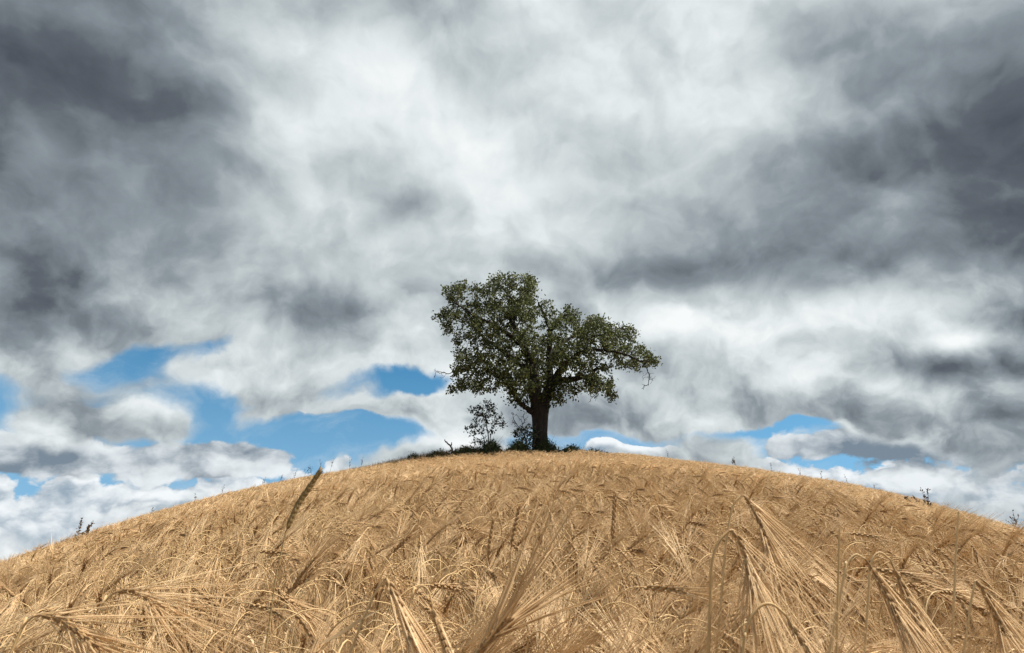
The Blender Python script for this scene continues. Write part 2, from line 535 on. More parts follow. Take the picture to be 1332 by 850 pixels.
def ear_and_awns(E, A, axis, lod, n_nodes, awn_n, awn_len, spread, awn_r, r, droop=0.0, grain_w=0.0030):
    """axis: polyline of the ear from its neck to its tip"""
    T, N, B = frames(axis)
    L = np.linalg.norm(np.diff(axis, axis=0), axis=1).sum()
    k = len(axis) - 1
    def at(t):
        f = min(max(t, 0), 0.9999) * k; i = int(f); w = f - i
        return axis[i] * (1 - w) + axis[i + 1] * w, T[i], N[i], B[i]
    tw = r.uniform(0, math.pi)
    if lod < 2:
        tube(E, axis, np.linspace(0.0016, 0.0008, len(axis)), 4, 1)
        for q in range(n_nodes):
            t = (q + 0.3) / n_nodes
            p, tt, nn, bb = at(t)
            side = 1 if q % 2 else -1
            taper = 0.72 + 0.28 * math.sin(math.pi * min(1, t * 1.05 + 0.1))
            for off in ((-0.75, 0, 0.75) if lod == 0 else (-0.5, 0.5)):
                a = tw + (0 if side > 0 else math.pi) + off
                rad = math.cos(a) * nn + math.sin(a) * bb
                d = tt + rad * r.uniform(0.20, 0.34)
                spindle(E, p + rad * 0.0012, d, r.uniform(0.0100, 0.0125), grain_w * taper * (1.15 if lod == 0 else 1.5), 6 if lod == 0 else 4, 1)
    else:
        tube(E, resample(axis, 4), [0.003, 0.0062, 0.0058, 0.002], 4, 1)
    for q in range(awn_n):
        t = 0.04 + 0.96 * (q + r.uniform(0, 0.8)) / awn_n
        p, tt, nn, bb = at(t)
        a = tw + (0 if q % 2 else math.pi) + r.normal(0, 0.65)
        rad = math.cos(a) * nn + math.sin(a) * bb
        s = spread * r.uniform(0.55, 1.45)
        ln = awn_len * r.uniform(0.75, 1.1)
        d = tt + rad * s; d /= np.linalg.norm(d)
        b0 = p + rad * 0.002 + d * 0.008
        n = 4 if lod == 0 else 3
        u = np.linspace(0, 1, n)[:, None]
        bend = rad * ln * r.uniform(-0.05, 0.12) + np.array([0, 0, -1.0]) * ln * (droop + r.uniform(-0.02, 0.08))
        pts = b0 + d * ln * u + bend * u ** 2
        if lod < 2:
            tube(A, pts, np.linspace(awn_r, awn_r * 0.28, n), 3, 2)
        else:
            w = np.cross(d, r.normal(size=3)); w /= np.linalg.norm(w)
            V = np.vstack([pts[0] - w * awn_r, pts[0] + w * awn_r, pts[1] + w * awn_r * 0.8, pts[1] - w * awn_r * 0.8, pts[-1]])
            A.add(V, [(0, 1, 2), (0, 2, 3), (3, 2, 4)], 2)


def blade(g, P, width, m=3, twist=0.8, r=rng):
    """a narrow curled leaf along a polyline"""
    P = np.asarray(P, float); T, N, B = frames(P); k = len(P)
    u = np.linspace(0, 1, k)
    w = width * np.clip(np.minimum(1.0, 0.5 + u * 2), 0, 1) * np.clip((1 - u) * 2.2, 0.03, 1)
    a = r.uniform(0, 6.3) + u * twist * r.uniform(-2, 2)
    s = np.cos(a)[:, None] * N + np.sin(a)[:, None] * B
    n = -np.sin(a)[:, None] * N + np.cos(a)[:, None] * B
    V = np.stack([P - s * w[:, None], P + n * (w * 0.35)[:, None], P + s * w[:, None]], 1).reshape(-1, 3)
    F = []
    for i in range(k - 1):
        b = i * 3
        for j in (0, 1): F += [(b + j, b + j + 1, b + j + 4), (b + j, b + j + 4, b + j + 3)]
    g.add(V, F, m)


def stalk_path(h, lean, nod, r, ear_len, curl):
    """centre line: straight stem, arched neck, ear; returns stem and ear polylines with its top at height h"""
    ls = h * 0.80; ln = r.uniform(0.09, 0.16) * (0.6 + nod / 2.0)
    ns, nn, ne = 7, 9, 7
    s_seg = [ls / ns] * ns + [ln / nn] * nn + [ear_len / ne] * ne
    ang = list(lean * (0.3 + 0.7 * np.linspace(0, 1, ns))) + list(lean + (nod - lean) * np.linspace(0.03, 1, nn)) + list(nod + curl * np.linspace(0, 1, ne))
    p = np.zeros(3); pts = [p.copy()]; y = 0; wob = r.normal(0, 0.12)
    for s, a in zip(s_seg, ang):
        p = p + s * np.array([math.sin(a), math.sin(a) * wob, math.cos(a)]); pts.append(p.copy())
    pts = np.array(pts)
    top = pts[:, 2].max()
    pts[:, 2] += (h - top) * np.clip(pts[:, 2] / max(pts[ns, 2], 1e-3), 0, 1)
    return pts[:ns + nn + 1], pts[ns + nn:]


def make_stalk(lod, r, nod=None, h=None, tight=1.0):
    nod = nod if nod is not None else r.choice([r.uniform(0.3, 0.9), r.uniform(0.9, 1.7), r.uniform(1.9, 2.8)], p=[0.24, 0.26, 0.50])
    h = h or CANOPY * r.uniform(0.93, 1.05)
    S, E, A, Lf = Geo(), Geo(), Geo(), []
    stem, ear = stalk_path(h, r.uniform(-0.05, 0.2), nod, r, r.uniform(0.075, 0.105), r.uniform(0.05, 0.4))
    if lod < 2:
        tube(S, stem, np.linspace(0.0019, 0.0012, len(stem)), 5 if lod == 0 else 4, 0)
    else:
        tube(S, resample(stem, 7), np.linspace(0.0028, 0.002, 7), 3, 0)
    ear_and_awns(E, A, ear, lod, (13, 11, 0)[lod], (38, 26, 9)[lod], r.uniform(0.115, 0.17), r.uniform(0.11, 0.29) * tight, (0.00080, 0.00088, 0.0020)[lod], r, 0.04)
    for q in range((2, 2, 1)[lod]):
        z = h * r.uniform(0.45, 0.86)
        i = np.argmin(abs(stem[:, 2] - z)); p = stem[i]
        a = r.uniform(0, 6.28); ln = r.uniform(0.08, 0.17)
        d = np.array([math.cos(a), math.sin(a), 0])
        u = np.linspace(0, 1, (9, 7, 4)[lod])[:, None]
        path = p + d * ln * u * 0.7 + np.array([0, 0, 1.0]) * ln * (0.75 * u - r.uniform(0.9, 1.8) * u ** 2)
        Lf.append(Geo()); blade(Lf[-1], path, r.uniform(0.002, 0.0042) * (1.4 if lod == 2 else 1), 3, r=r)
    return S, E, A, Lf


def joined(parts_):
    g = Geo()
    for q in parts_:
        if q.n:
            V, F, M = q.arrays(); g.V.append(V); g.F.append(F + g.n); g.M.append(M); g.n += len(V)
    return g


def flat(k):
    return joined((*k[:3], *k[3]))


def patch(r, size=1.05, n=150):
    g = Geo()
    for q in range(n):
        V, F, M = flat(make_stalk(2, r, r.uniform(0.25, 2.0), tight=0.7)).arrays()
        a = r.normal(-0.35, 0.95); c_, s_ = math.cos(a), math.sin(a)
        k = r.uniform(0.9, 1.07)
        x, y = r.uniform(-size / 2, size / 2, 2)
        V = np.stack([(V[:, 0] * c_ - V[:, 1] * s_) * k + x, (V[:, 0] * s_ + V[:, 1] * c_) * k + y, V[:, 2] * k], 1)
        g.add(V, F, 0); g.M[-1] = M
    return g


def proto_object(name, g, mats):
    """a mesh that only lends its shape to the scattered crop; it is not linked to the scene"""
    return bpy.data.objects.new(name, g.mesh(name, mats))


def scatter(name, pts, rot, scl, idx, protos, kind='stuff', label=None, cat=None):
    me = bpy.data.meshes.new(name)
    n = len(pts)
    me.vertices.add(n); me.vertices.foreach_set('co', np.asarray(pts, np.float32).ravel())
    for an, tp, dat, key in (('rot', 'FLOAT_VECTOR', rot, 'vector'), ('scl', 'FLOAT_VECTOR', scl, 'vector'), ('idx', 'INT', idx, 'value')):
        at = me.attributes.new(an, tp, 'POINT')
        at.data.foreach_set(key, np.asarray(dat, np.int32 if tp == 'INT' else np.float32).ravel())
    o = link(name, me, kind=kind, label=label, cat=cat)
    ng = bpy.data.node_groups.new(name + '_scatter', 'GeometryNodeTree')
    ng.interface.new_socket('Geometry', in_out='INPUT', socket_type='NodeSocketGeometry')
    ng.interface.new_socket('Geometry', in_out='OUTPUT', socket_type='NodeSocketGeometry')
    N = ng.nodes.new; Lk = ng.links.new
    gi, go = N('NodeGroupInput'), N('NodeGroupOutput')
    jn = N('GeometryNodeJoinGeometry')
    for p in reversed(protos):
        oi = N('GeometryNodeObjectInfo'); oi.inputs['Object'].default_value = p
        gt = N('GeometryNodeGeometryToInstance')
        Lk(oi.outputs['Geometry'], gt.inputs[0]); Lk(gt.outputs[0], jn.inputs[0])
    ip = N('GeometryNodeInstanceOnPoints'); ip.inputs['Pick Instance'].default_value = True
    def attr(nm, tp):
        a = N('GeometryNodeInputNamedAttribute'); a.data_type = tp; a.inputs['Name'].default_value = nm
        return next(s for s in a.outputs if s.enabled and s.name == 'Attribute')
    e2r = N('FunctionNodeEulerToRotation')
    Lk(attr('rot', 'FLOAT_VECTOR'), e2r.inputs[0]); Lk(e2r.outputs[0], ip.inputs['Rotation'])
    Lk(attr('scl', 'FLOAT_VECTOR'), ip.inputs['Scale']); Lk(attr('idx', 'INT'), ip.inputs['Instance Index'])
    Lk(gi.outputs[0], ip.inputs['Points']); Lk(jn.outputs[0], ip.inputs['Instance']); Lk(ip.outputs[0], go.inputs[0])
    md = o.modifiers.new('scatter', 'NODES'); md.node_group = ng
    return o


def waves(x, y):
    return (np.sin(x * 1.9 + 0.7 * np.sin(y * 1.3)) + np.sin(y * 2.3 + x * 0.8 + 2.0) + 0.7 * np.sin(x * 4.7 - y * 3.1 + 1.0)) / 2.7


def swirl(x, y):
    """the way the ears are combed by the wind varies slowly over the field"""
    return -0.30 + 0.55 * np.sin(x * 0.9 + 0.5 * y + 1.2) + 0.35 * np.sin(y * 1.7 - x * 0.6)


# places that are not barley: the rough patch round the tree and the brown verge along the crest
TREE_Y = 27.0
TREE_BASE = at_depth(703, 588, TREE_Y)


def screen_x(x, y, z):
    return PW / 2 + F_PIX * x / (y * CP + z * SP)


def rough_patch(x, y):
    """> 0 inside the unmown island round the tree"""
    u = (x - (TREE_BASE[0] - 1.7)) / 6.4
    v = (y - 27.2) / 2.6
    return 1 - (u * u + v * v)


r0 = np.random.default_rng(3)
kinds0 = [make_stalk(0, r0, nod=nd) for nd in (0.5, 0.7, 0.9, 1.2, 1.5, 1.9, 2.1, 2.3, 2.4, 2.5, 2.65, 2.75)]
shared = []
for S, E, A, Lf in kinds0:
    shared.append([('stem', S.mesh('stem', STALK_MATS)), *[('leaf', l.mesh('leaf', STALK_MATS)) for l in Lf], ('ear', E.mesh('ear', STALK_MATS)), ('awns', A.mesh('awns', STALK_MATS))])
kinds1 = [proto_object('barley_shape', flat(make_stalk(1, r0)), STALK_MATS) for q in range(14)]
kinds2 = [proto_object('barley_patch_shape', patch(r0), STALK_MATS) for q in range(5)]

# --- the stalks nearest to the camera, one by one
cand = []
while len(cand) < 2600:
    rr_, aa_ = math.sqrt(r0.uniform(0.5 ** 2, 2.4 ** 2)), r0.uniform(-0.80, 0.80)
    cand.append((rr_ * math.sin(aa_), rr_ * math.cos(aa_)))
cand = np.array(cand)
zt = hill(cand[:, 0], cand[:, 1]) + CANOPY
dep = cand[:, 1] * CP + zt * SP
cpx = PW / 2 + F_PIX * cand[:, 0] / dep
cpy = PH / 2 - F_PIX * (-cand[:, 1] * SP + zt * CP) / dep
ok = (cpx > -20) & (cpx < PW + 20) & (cpy < 890)
cand, cpy = cand[ok], cpy[ok]
order = np.argsort(np.hypot(cand[:, 0], cand[:, 1]))
N_NEAR = 285
near_stalks = cand[order[:N_NEAR]]


def place_stalk(kind_i, x, y, rz, sc, sz):
    root = bpy.data.objects.new('barley_stalk', None); col.objects.link(root)
    root.empty_display_size = 0.02
    root.location = (x, y, float(hill(x, y)) - 0.01); root.rotation_euler = (r0.normal(0, 0.04), r0.normal(0, 0.04), rz); root.scale = (sc, sc, sz)
    tag(root, 'ripe golden barley stalk with bearded ear among those closest to the camera', 'barley', 'barley stalks nearest in the field')
    ear = None
    for nm, me in shared[kind_i]:
        o = bpy.data.objects.new(nm, me); col.objects.link(o)
        o.parent = ear if nm == 'awns' else root
        if nm == 'ear': ear = o
    return root


for x, y in near_stalks:
    w = float(waves(x * 1.5, y * 1.5))
    place_stalk(int(r0.integers(len(shared))), x, y, float(swirl(x, y) + r0.normal(0, 0.9)), r0.uniform(0.9, 1.05), min((1.0 + 0.05 * w) * r0.uniform(0.9, 1.06), 1.03))

# --- the rest of the near field: single stalks; farther out: patches of stalks
pts, rot, scl, idx = [], [], [], []
rad = []
for r_a, r_b, dens, half in ((0.0, 0.62, 150, 3.1416), (0.62, 2.2, 160, 1.15), (2.2, 4.5, 170, 1.1), (4.5, 7.6, 180, 1.08)):
    n = int((r_b ** 2 - r_a ** 2) * half * dens)
    q = np.sqrt(r0.uniform(r_a ** 2, r_b ** 2, n)); a = r0.uniform(-half, half, n)
    x, y = q * np.sin(a), q * np.cos(a)
    keep = np.hypot(x, y) > 0.33
    x, y = x[keep], y[keep]; n = len(x); q = q[keep]
    w = waves(x * 1.5, y * 1.5)
    hs_ = (1.0 + 0.06 * w) * np.where(r0.uniform(0, 1, n) < 0.22, r0.uniform(1.03, 1.17, n), r0.uniform(0.82, 1.05, n))
    hs_ = np.minimum(hs_, np.interp(q, [0.5, 0.8, 1.6, 2.6, 6.0], [0.93, 0.99, 1.05, 1.08, 1.12]))
    pts.append(np.stack([x, y, hill(x, y) - 0.01], 1))
    rot.append(np.stack([r0.normal(0, 0.06, n), r0.normal(0, 0.06, n), swirl(x, y) + r0.normal(0, 0.95, n)], 1))
    s = r0.uniform(0.92, 1.12, n)
    scl.append(np.stack([s, s, hs_], 1)); idx.append(r0.integers(0, len(kinds1), n))
pts, rot, scl, idx = map(np.concatenate, (pts, rot, scl, idx))
scatter('barley_crop', pts, rot, scl, idx, kinds1, label='dense ripe golden barley covering the near slope behind the first stalks', cat='barley crop')

sp = 0.72
gx, gy = np.meshgrid(np.arange(-46, 46, sp), np.arange(-6, 50, sp))
gx = gx.ravel() + r0.uniform(-0.25, 0.25, gx.size); gy = gy.ravel() + r0.uniform(-0.25, 0.25, gy.size)
q = np.hypot(gx, gy)
keep = (q > 7.2) & (q < 46) & (gy > -4) & (np.abs(np.arctan2(gx, gy)) < 1.1) & (rough_patch(gx, gy) < 0)
gx, gy = gx[keep], gy[keep]
e = 0.25
nx = -(hill(gx + e, gy) - hill(gx - e, gy)) / (2 * e); ny = -(hill(gx, gy + e) - hill(gx, gy - e)) / (2 * e)
rot = []
for a, b, yaw in zip(nx, ny, swirl(gx * 0.4, gy * 0.4) * 0.8 + 0.3 + r0.normal(0, 0.35, len(gx))):
    qn = Vector((0, 0, 1)).rotation_difference(Vector((a, b, 1)).normalized())
    rot.append(tuple((qn.to_matrix() @ Matrix.Rotation(yaw, 3, 'Z')).to_euler()))
n = len(gx)
scl = np.stack([np.ones(n), np.ones(n), (1 + 0.06 * waves(gx * 0.6, gy * 0.6)) * r0.uniform(0.95, 1.05, n)], 1)
scatter('barley_field', np.stack([gx, gy, hill(gx, gy) - 0.01], 1), rot, scl, r0.integers(0, len(kinds2), n), kinds2,
        label='ripe golden barley field rising to the crest of the hill', cat='barley field')
# ------------------------------------------------------------------ the old tree on the crest
rt = np.random.default_rng(21)


def zp(zx, zy):
    """a point read off an enlargement of the tree (340 x 270 photo pixels drawn 3.147 times larger)"""
    return 540 + zx / 3.147, 340 + zy / 3.147


def on_tree(zx, zy, off=0.0, base_y=TREE_Y):
    return at_depth(*zp(zx, zy), base_y + off)


PXM = TREE_Y / ray(700, 470)[1] / F_PIX / 3.147       # metres in one pixel of that enlargement


def leaf_cloud(centres, spread, per, size, r, up=0.25):
    """many small folded leaves scattered round twig ends"""
    n = len(centres) * per
    c_ = np.repeat(np.asarray(centres), per, 0) + r.normal(size=(n, 3)) * spread
    a = r.normal(size=(n, 3)); a[:, 2] -= 0.35; a /= np.linalg.norm(a, axis=1)[:, None]
    b = r.normal(size=(n, 3)); b[:, 2] += up
    w = np.cross(a, b); w /= np.linalg.norm(w, axis=1)[:, None] + 1e-9
    nn = np.cross(a, w)
    ln = size * r.uniform(0.7, 1.25, (n, 1)); wd = ln * r.uniform(0.26, 0.36, (n, 1))
    V = np.stack([c_, c_ + a * ln * 0.45 + w * wd + nn * wd * 0.4, c_ + a * ln, c_ + a * ln * 0.45 - w * wd + nn * wd * 0.4], 1).reshape(-1, 3)
    i = np.arange(n)[:, None] * 4
    F = np.concatenate([i + np.array([[0, 1, 2]]), i + np.array([[0, 2, 3]])], 0)
    return V, F


def grow(nodes, parent, attr, reach=1.5, kill=0.24, step=0.18, iters=110, r=rt, droop=0.0):
    """space colonisation: branches grow towards the places where the crown has foliage"""
    nodes = [np.asarray(p, float) for p in nodes]; parent = list(parent)
    attr = np.asarray(attr, float); alive = np.ones(len(attr), bool)
    near = np.full(len(attr), -1); nd = np.full(len(attr), 1e9)
    def update(start):
        P = np.array(nodes[start:])
        if not len(P): return
        for s in range(0, len(attr), 2000):
            d = np.linalg.norm(attr[s:s + 2000, None] - P[None], axis=2)
            j = d.argmin(1); m = d[np.arange(len(j)), j]
            b = m < nd[s:s + 2000]
            nd[s:s + 2000][b] = m[b]; near[s:s + 2000][b] = j[b] + start
    update(0)
    for it in range(iters):
        use = alive & (nd < reach * (1 + 2.0 * (it < 25)))
        if not use.any(): break
        acc = {}
        for i in np.where(use)[0]:
            v = attr[i] - nodes[near[i]]
            acc.setdefault(int(near[i]), []).append(v / (np.linalg.norm(v) + 1e-9))
        start = len(nodes)
        for k, vs in acc.items():
            d = np.mean(vs, 0) + r.normal(size=3) * 0.22
            d[2] -= droop
            d /= np.linalg.norm(d) + 1e-9
            nodes.append(nodes[k] + d * step); parent.append(k)
        update(start)
        alive &= nd > kill
    return np.array(nodes), np.array(parent)


def radii(parent, tip, expo, minr=None):
    n = len(parent); acc = np.zeros(n); kids = np.zeros(n, int)
    for i in range(n):
        if parent[i] >= 0: kids[parent[i]] += 1
    order = range(n - 1, -1, -1)
    for i in order:
        if kids[i] == 0: acc[i] = tip ** expo
        if parent[i] >= 0: acc[parent[i]] += acc[i]
    rad = acc ** (1 / expo)
    if minr is not None: rad = np.maximum(rad, minr)
    return rad, kids


def branch_chains(parent, rad):
    """cut the node tree into polylines that follow the thickest child"""
    n = len(parent); kids = [[] for _ in range(n)]
    for i in range(n):
        if parent[i] >= 0: kids[parent[i]].append(i)
    out = []; stack = [(-1, i) for i in range(n) if parent[i] < 0]
    while stack:
        p, i = stack.pop()
        ch = [p, i] if p >= 0 else [i]
        while kids[i]:
            ks = sorted(kids[i], key=lambda k: -rad[k])
            for k in ks[1:]: stack.append((i, k))
            i = ks[0]; ch.append(i)
        out.append(ch)
    return out


def skeleton_mesh(nodes, parent, rad, sides_of, keep=lambda r_: True):
    g = Geo()
    for ch in branch_chains(parent, rad):
        P = nodes[ch]; q = rad[ch].copy()
        if len(ch) < 2: continue
        if parent[ch[1]] == ch[0] and len(ch) > 1: q[0] = min(q[0], q[1] * 1.25)
        if not keep(q.max()): continue
        tube(g, P, q, sides_of(q.max()), 0)
    return g


CLUMPS = [  # zx, zy, rx, ry, amount (enlargement pixels)
    (360, 85, 62, 40, 1), (445, 95, 62, 48, 1), (300, 145, 70, 45, 1), (215, 125, 75, 48, .8), (150, 130, 45, 42, .7), (420, 160, 80, 48, 1.1),
    (125, 235, 50, 40, .6), (200, 220, 80, 60, 1), (300, 240, 90, 65, 1.4), (400, 245, 90, 65, 1.5), (165, 300, 50, 36, .45), (470, 105, 34, 40, .5),
    (255, 340, 85, 55, 1.1), (370, 345, 95, 65, 1.5), (465, 330, 70, 60, 1.2), (215, 405, 65, 50, .9), (300, 425, 95, 55, 1.3), (185, 470, 50, 42, .6),
    (150, 520, 32, 22, .3), (225, 512, 55, 34, .5), (320, 490, 85, 48, 1), (400, 545, 40, 32, .3), (440, 425, 75, 52, 1.1), (515, 425, 55, 46, .9), (390, 470, 60, 40, .6),
    (470, 215, 50, 45, .5), (545, 180, 28, 28, .35), (632, 205, 24, 38, .4), (585, 240, 40, 42, .5), (680, 255, 55, 42, .9), (745, 258, 55, 40, .8), (640, 330, 85, 62, 1.4),
    (740, 330, 85, 55, 1.2), (560, 350, 65, 55, 1), (620, 405, 85, 52, 1.2), (690, 415, 60, 45, .9), (805, 305, 60, 42, .8), (872, 288, 42, 30, .5), (830, 350, 70, 36, .7),
    (900, 365, 55, 35, .6), (945, 400, 48, 32, .6), (990, 412, 24, 16, .25), (700, 480, 65, 34, .6), (760, 500, 48, 38, .5), (800, 545, 30, 34, .3),
    (640, 535, 42, 28, .3), (590, 565, 30, 22, .2), (535, 480, 34, 30, .45), (515, 510, 46, 26, .5), (430, 555, 40, 26, .45), (460, 500, 45, 35, .6), (720, 515, 52, 28, .5), (600, 520, 40, 30, .45),  (770, 420, 60, 38, .4), (705, 455, 45, 28, .3), (850, 415, 48, 28, .35), (905, 425, 40, 24, .3),
]
attr = []
for zx, zy, rx, ry, am in CLUMPS:
    n = int(95 * am)
    a = rt.uniform(0, 2 * np.pi, n); q = np.sqrt(rt.uniform(0, 1, n))
    ex = (zx - 520) / 430.0
    deep = 3.1 * math.sqrt(max(0.12, 1 - ex * ex)) * (1.0 if zy > 150 else 0.65)
    if am < 0.5: deep *= 0.45
    for k in range(n):
        attr.append(on_tree(zx + rx * q[k] * math.cos(a[k]), zy + ry * q[k] * math.sin(a[k]), rt.uniform(-1, 1) * deep))
attr = np.array(attr)

LIMBS = [  # zx, zy, depth offset, radius in enlargement pixels
    [(513, 815, 0, 37), (513, 760, 0, 30), (512, 700, 0, 27.5), (512, 640, 0, 31), (510, 605, 0, 37)],                                  # bole
    [(510, 605, 0, 37), (492, 540, -.1, 27), (487, 480, -.2, 24), (470, 410, -.3, 18), (440, 340, -.4, 14), (400, 260, -.3, 10), (365, 200, -.2, 7)],
    [(510, 605, 0, 37), (540, 545, .2, 22), (562, 500, .3, 20), (600, 488, .3, 14), (690, 478, .2, 10), (740, 440, 0, 7)],
    [(540, 545, .2, 22), (552, 460, .5, 14), (548, 380, .6, 12), (552, 290, .6, 9), (530, 230, .5, 7), (505, 170, .4, 5)],
    [(552, 290, .6, 9), (575, 250, .7, 6), (625, 210, .8, 4)],
    [(510, 605, 0, 37), (480, 615, -.1, 12), (445, 590, -.5, 9), (415, 565, -.7, 8), (375, 500, -.9, 8), (300, 450, -1.0, 6)],
    [(487, 480, -.2, 24), (430, 420, .8, 11), (360, 370, 1.4, 9), (290, 320, 1.8, 6)],
    [(440, 340, -.4, 14), (370, 290, -1.2, 9), (300, 250, -1.6, 7), (230, 215, -1.6, 5), (170, 170, -1.4, 3.5)],
    [(400, 260, -.3, 10), (420, 180, .3, 7), (400, 160, .4, 5), (360, 110, .3, 3.5)], [(420, 180, .3, 7), (460, 130, .4, 4)],
    [(562, 500, .3, 20), (620, 420, -.6, 11), (690, 370, -1.0, 8), (770, 365, -1.0, 6), (850, 380, -.9, 5), (930, 410, -.7, 3)],
    [(690, 370, -1.0, 8), (720, 310, -.6, 5), (800, 300, -.3, 4)], [(548, 380, .6, 12), (610, 330, 1.6, 8), (690, 280, 1.9, 5)],
    [(690, 478, .2, 10), (760, 500, .4, 4), (805, 550, .3, 2.5)],
]
nodes, parent, minr = [], [], []
keyed = {}
for L in LIMBS:
    P = np.array([on_tree(a, b, c_) for a, b, c_, d in L]); q = np.array([d * PXM for *_, d in L])
    sm = catmull(np.column_stack([P[:, 0], P[:, 1], P[:, 2]]), 6)
    qs = np.interp(np.linspace(0, len(L) - 1, len(sm)), np.arange(len(L)), q)
    sm = sm + rt.normal(size=sm.shape) * 0.025
    first = L[0][:3]
    for i in range(len(sm)):
        if i == 0 and first in keyed: last = keyed[first]; continue
        nodes.append(sm[i]); parent.append(-1 if (i == 0 and first not in keyed) else last); minr.append(qs[i] if not (first in keyed and i == 1) else qs[i])
        last = len(nodes) - 1
        if i % 6 == 0: keyed[L[i // 6][:3]] = last
n_limb = len(nodes)
nodes, parent = grow(nodes, parent, attr)
tip_twigs = []
# a spray of fine twigs that stays bare: left edge, right hand end, below the right limb
for zx, zy, rx, ry, n, frm in ((100, 455, 26, 26, 14, (160, 440)), (955, 490, 30, 34, 22, (930, 430)), (735, 555, 30, 28, 16, (730, 510))):
    tg = np.array([on_tree(zx + rt.uniform(-rx, rx), zy + rt.uniform(-ry, ry), rt.uniform(-.5, .5)) for _ in range(n)])
    j = int(np.linalg.norm(nodes - on_tree(*frm), axis=1).argmin())
    ns2, p2 = grow([nodes[j]], [-1], tg, 3.0, 0.09, 0.1, 40)
    off = len(nodes)
    nodes = np.vstack([nodes, ns2[1:]])
    parent = np.r_[parent, [j if k == 0 else k + off - 1 for k in p2[1:]]]
    tip_twigs += list(range(off, len(nodes)))
mr = np.zeros(len(nodes)); mr[:n_limb] = minr
rad, kids = radii(parent, 0.0085, 2.35, mr)
rad[:n_limb] = np.array(minr)          # the limbs keep the thickness seen in the photograph
rad = np.minimum(rad, np.where(np.arange(len(rad)) < n_limb, 9, 0.085))

tree = bpy.data.objects.new('old_tree', None); col.objects.link(tree)
base_z = float(hill(TREE_BASE[0], TREE_Y))
tree.location = (TREE_BASE[0], TREE_Y, base_z)
tag(tree, 'big old broad-crowned tree with thick dark trunk alone on the crest', 'tree')
org = np.array(tree.location)


def sub_mesh(sel_chain):
    g = Geo()
    for ch in sel_chain:
        P = nodes[ch] - org; q = rad[ch].copy()
        q[0] = min(q[0], q[1] * 1.3)
        tube(g, P, q, 12 if q.max() > 0.2 else (7 if q.max() > 0.08 else (4 if q.max() > 0.02 else 3)), 0)
    return g


# the bole: ribbed and flared, as one shape
g = Geo()
bole = np.array([on_tree(a, b, 0) for a, b, *_ in LIMBS[0]]) - org
bole[0, 2] = -0.35; bole[0, 0] = bole[1, 0]
bs = catmull(bole, 8); qb = np.interp(np.linspace(0, 4, len(bs)), np.arange(5), [d * PXM for *_, d in LIMBS[0]])
qb[:6] *= np.array([1.45, 1.3, 1.18, 1.1, 1.05, 1.02])
S_ = 28; a = np.arange(S_) * 2 * np.pi / S_
ph = rt.uniform(0, 6.28, 5)
rib = 1 + 0.06 * np.sin(3 * a + ph[0])[None, :] + 0.045 * np.sin(7 * a + ph[1] + np.linspace(0, 1.2, len(bs))[:, None]) + 0.03 * np.sin(13 * a + ph[2])[None, :]
V = np.stack([bs[:, 0:1] + np.cos(a) * qb[:, None] * rib, bs[:, 1:2] + np.sin(a) * qb[:, None] * rib, bs[:, 2:3] + 0 * rib], 2).reshape(-1, 3)
F = []
for i in range(len(bs) - 1):
    for j in range(S_):
        p, k = i * S_ + j, i * S_ + (j + 1) % S_
        F += [(p, k, k + S_), (p, k + S_, p + S_)]
V = np.vstack([V, bs[-1] + [0, 0, 0.12]]); F += [((len(bs) - 1) * S_ + j, (len(bs) - 1) * S_ + (j + 1) % S_, len(V) - 1) for j in range(S_)]
g.add(V, F)
trunk = link('trunk', g.mesh('trunk', [M_BARK]), tree)

n_bole = 4 * 6 + 1
chains = [c_ for c_ in branch_chains(parent, rad) if len(c_) > 1]
big = []; fine = []
for c_ in chains:
    c2 = [i for i in c_ if i >= n_bole - 4]
    if len(c2) < 2: continue
    (big if (rad[c2[1]] > 0.10 and c2[1] < n_limb) else fine).append(c2)
for c_ in big:
    link('limb', sub_mesh([c_]).mesh('limb', [M_BARK]), tree)
link('twigs', sub_mesh(fine).mesh('twigs', [M_BARK]), tree, kind='stuff')

thin = np.where((rad < 0.034) & (np.arange(len(rad)) >= n_limb) & ~np.isin(np.arange(len(rad)), tip_twigs))[0]
tp = nodes[thin]
gap = np.sin(tp[:, 0] * 2.9 + 1.7 * np.sin(tp[:, 2] * 1.7)) + np.sin(tp[:, 2] * 3.3 + tp[:, 1] * 1.9) + np.sin(tp[:, 1] * 2.6 - tp[:, 0] * 1.3 + 2.0)
tp = tp[(gap + rt.normal(0, 0.6, len(tp))) > -0.95]                       # sprays are missing here and there
V1, F1 = leaf_cloud(tp, 0.11, 10, 0.150, rt)
crown = link('crown', new_mesh('crown', V1 - org, F1, [M_TREELEAF]), tree, kind='stuff')
print('tree nodes', len(nodes), 'leaves', len(F1) // 2, 'limbs', len(big), 'twig chains', len(fine))


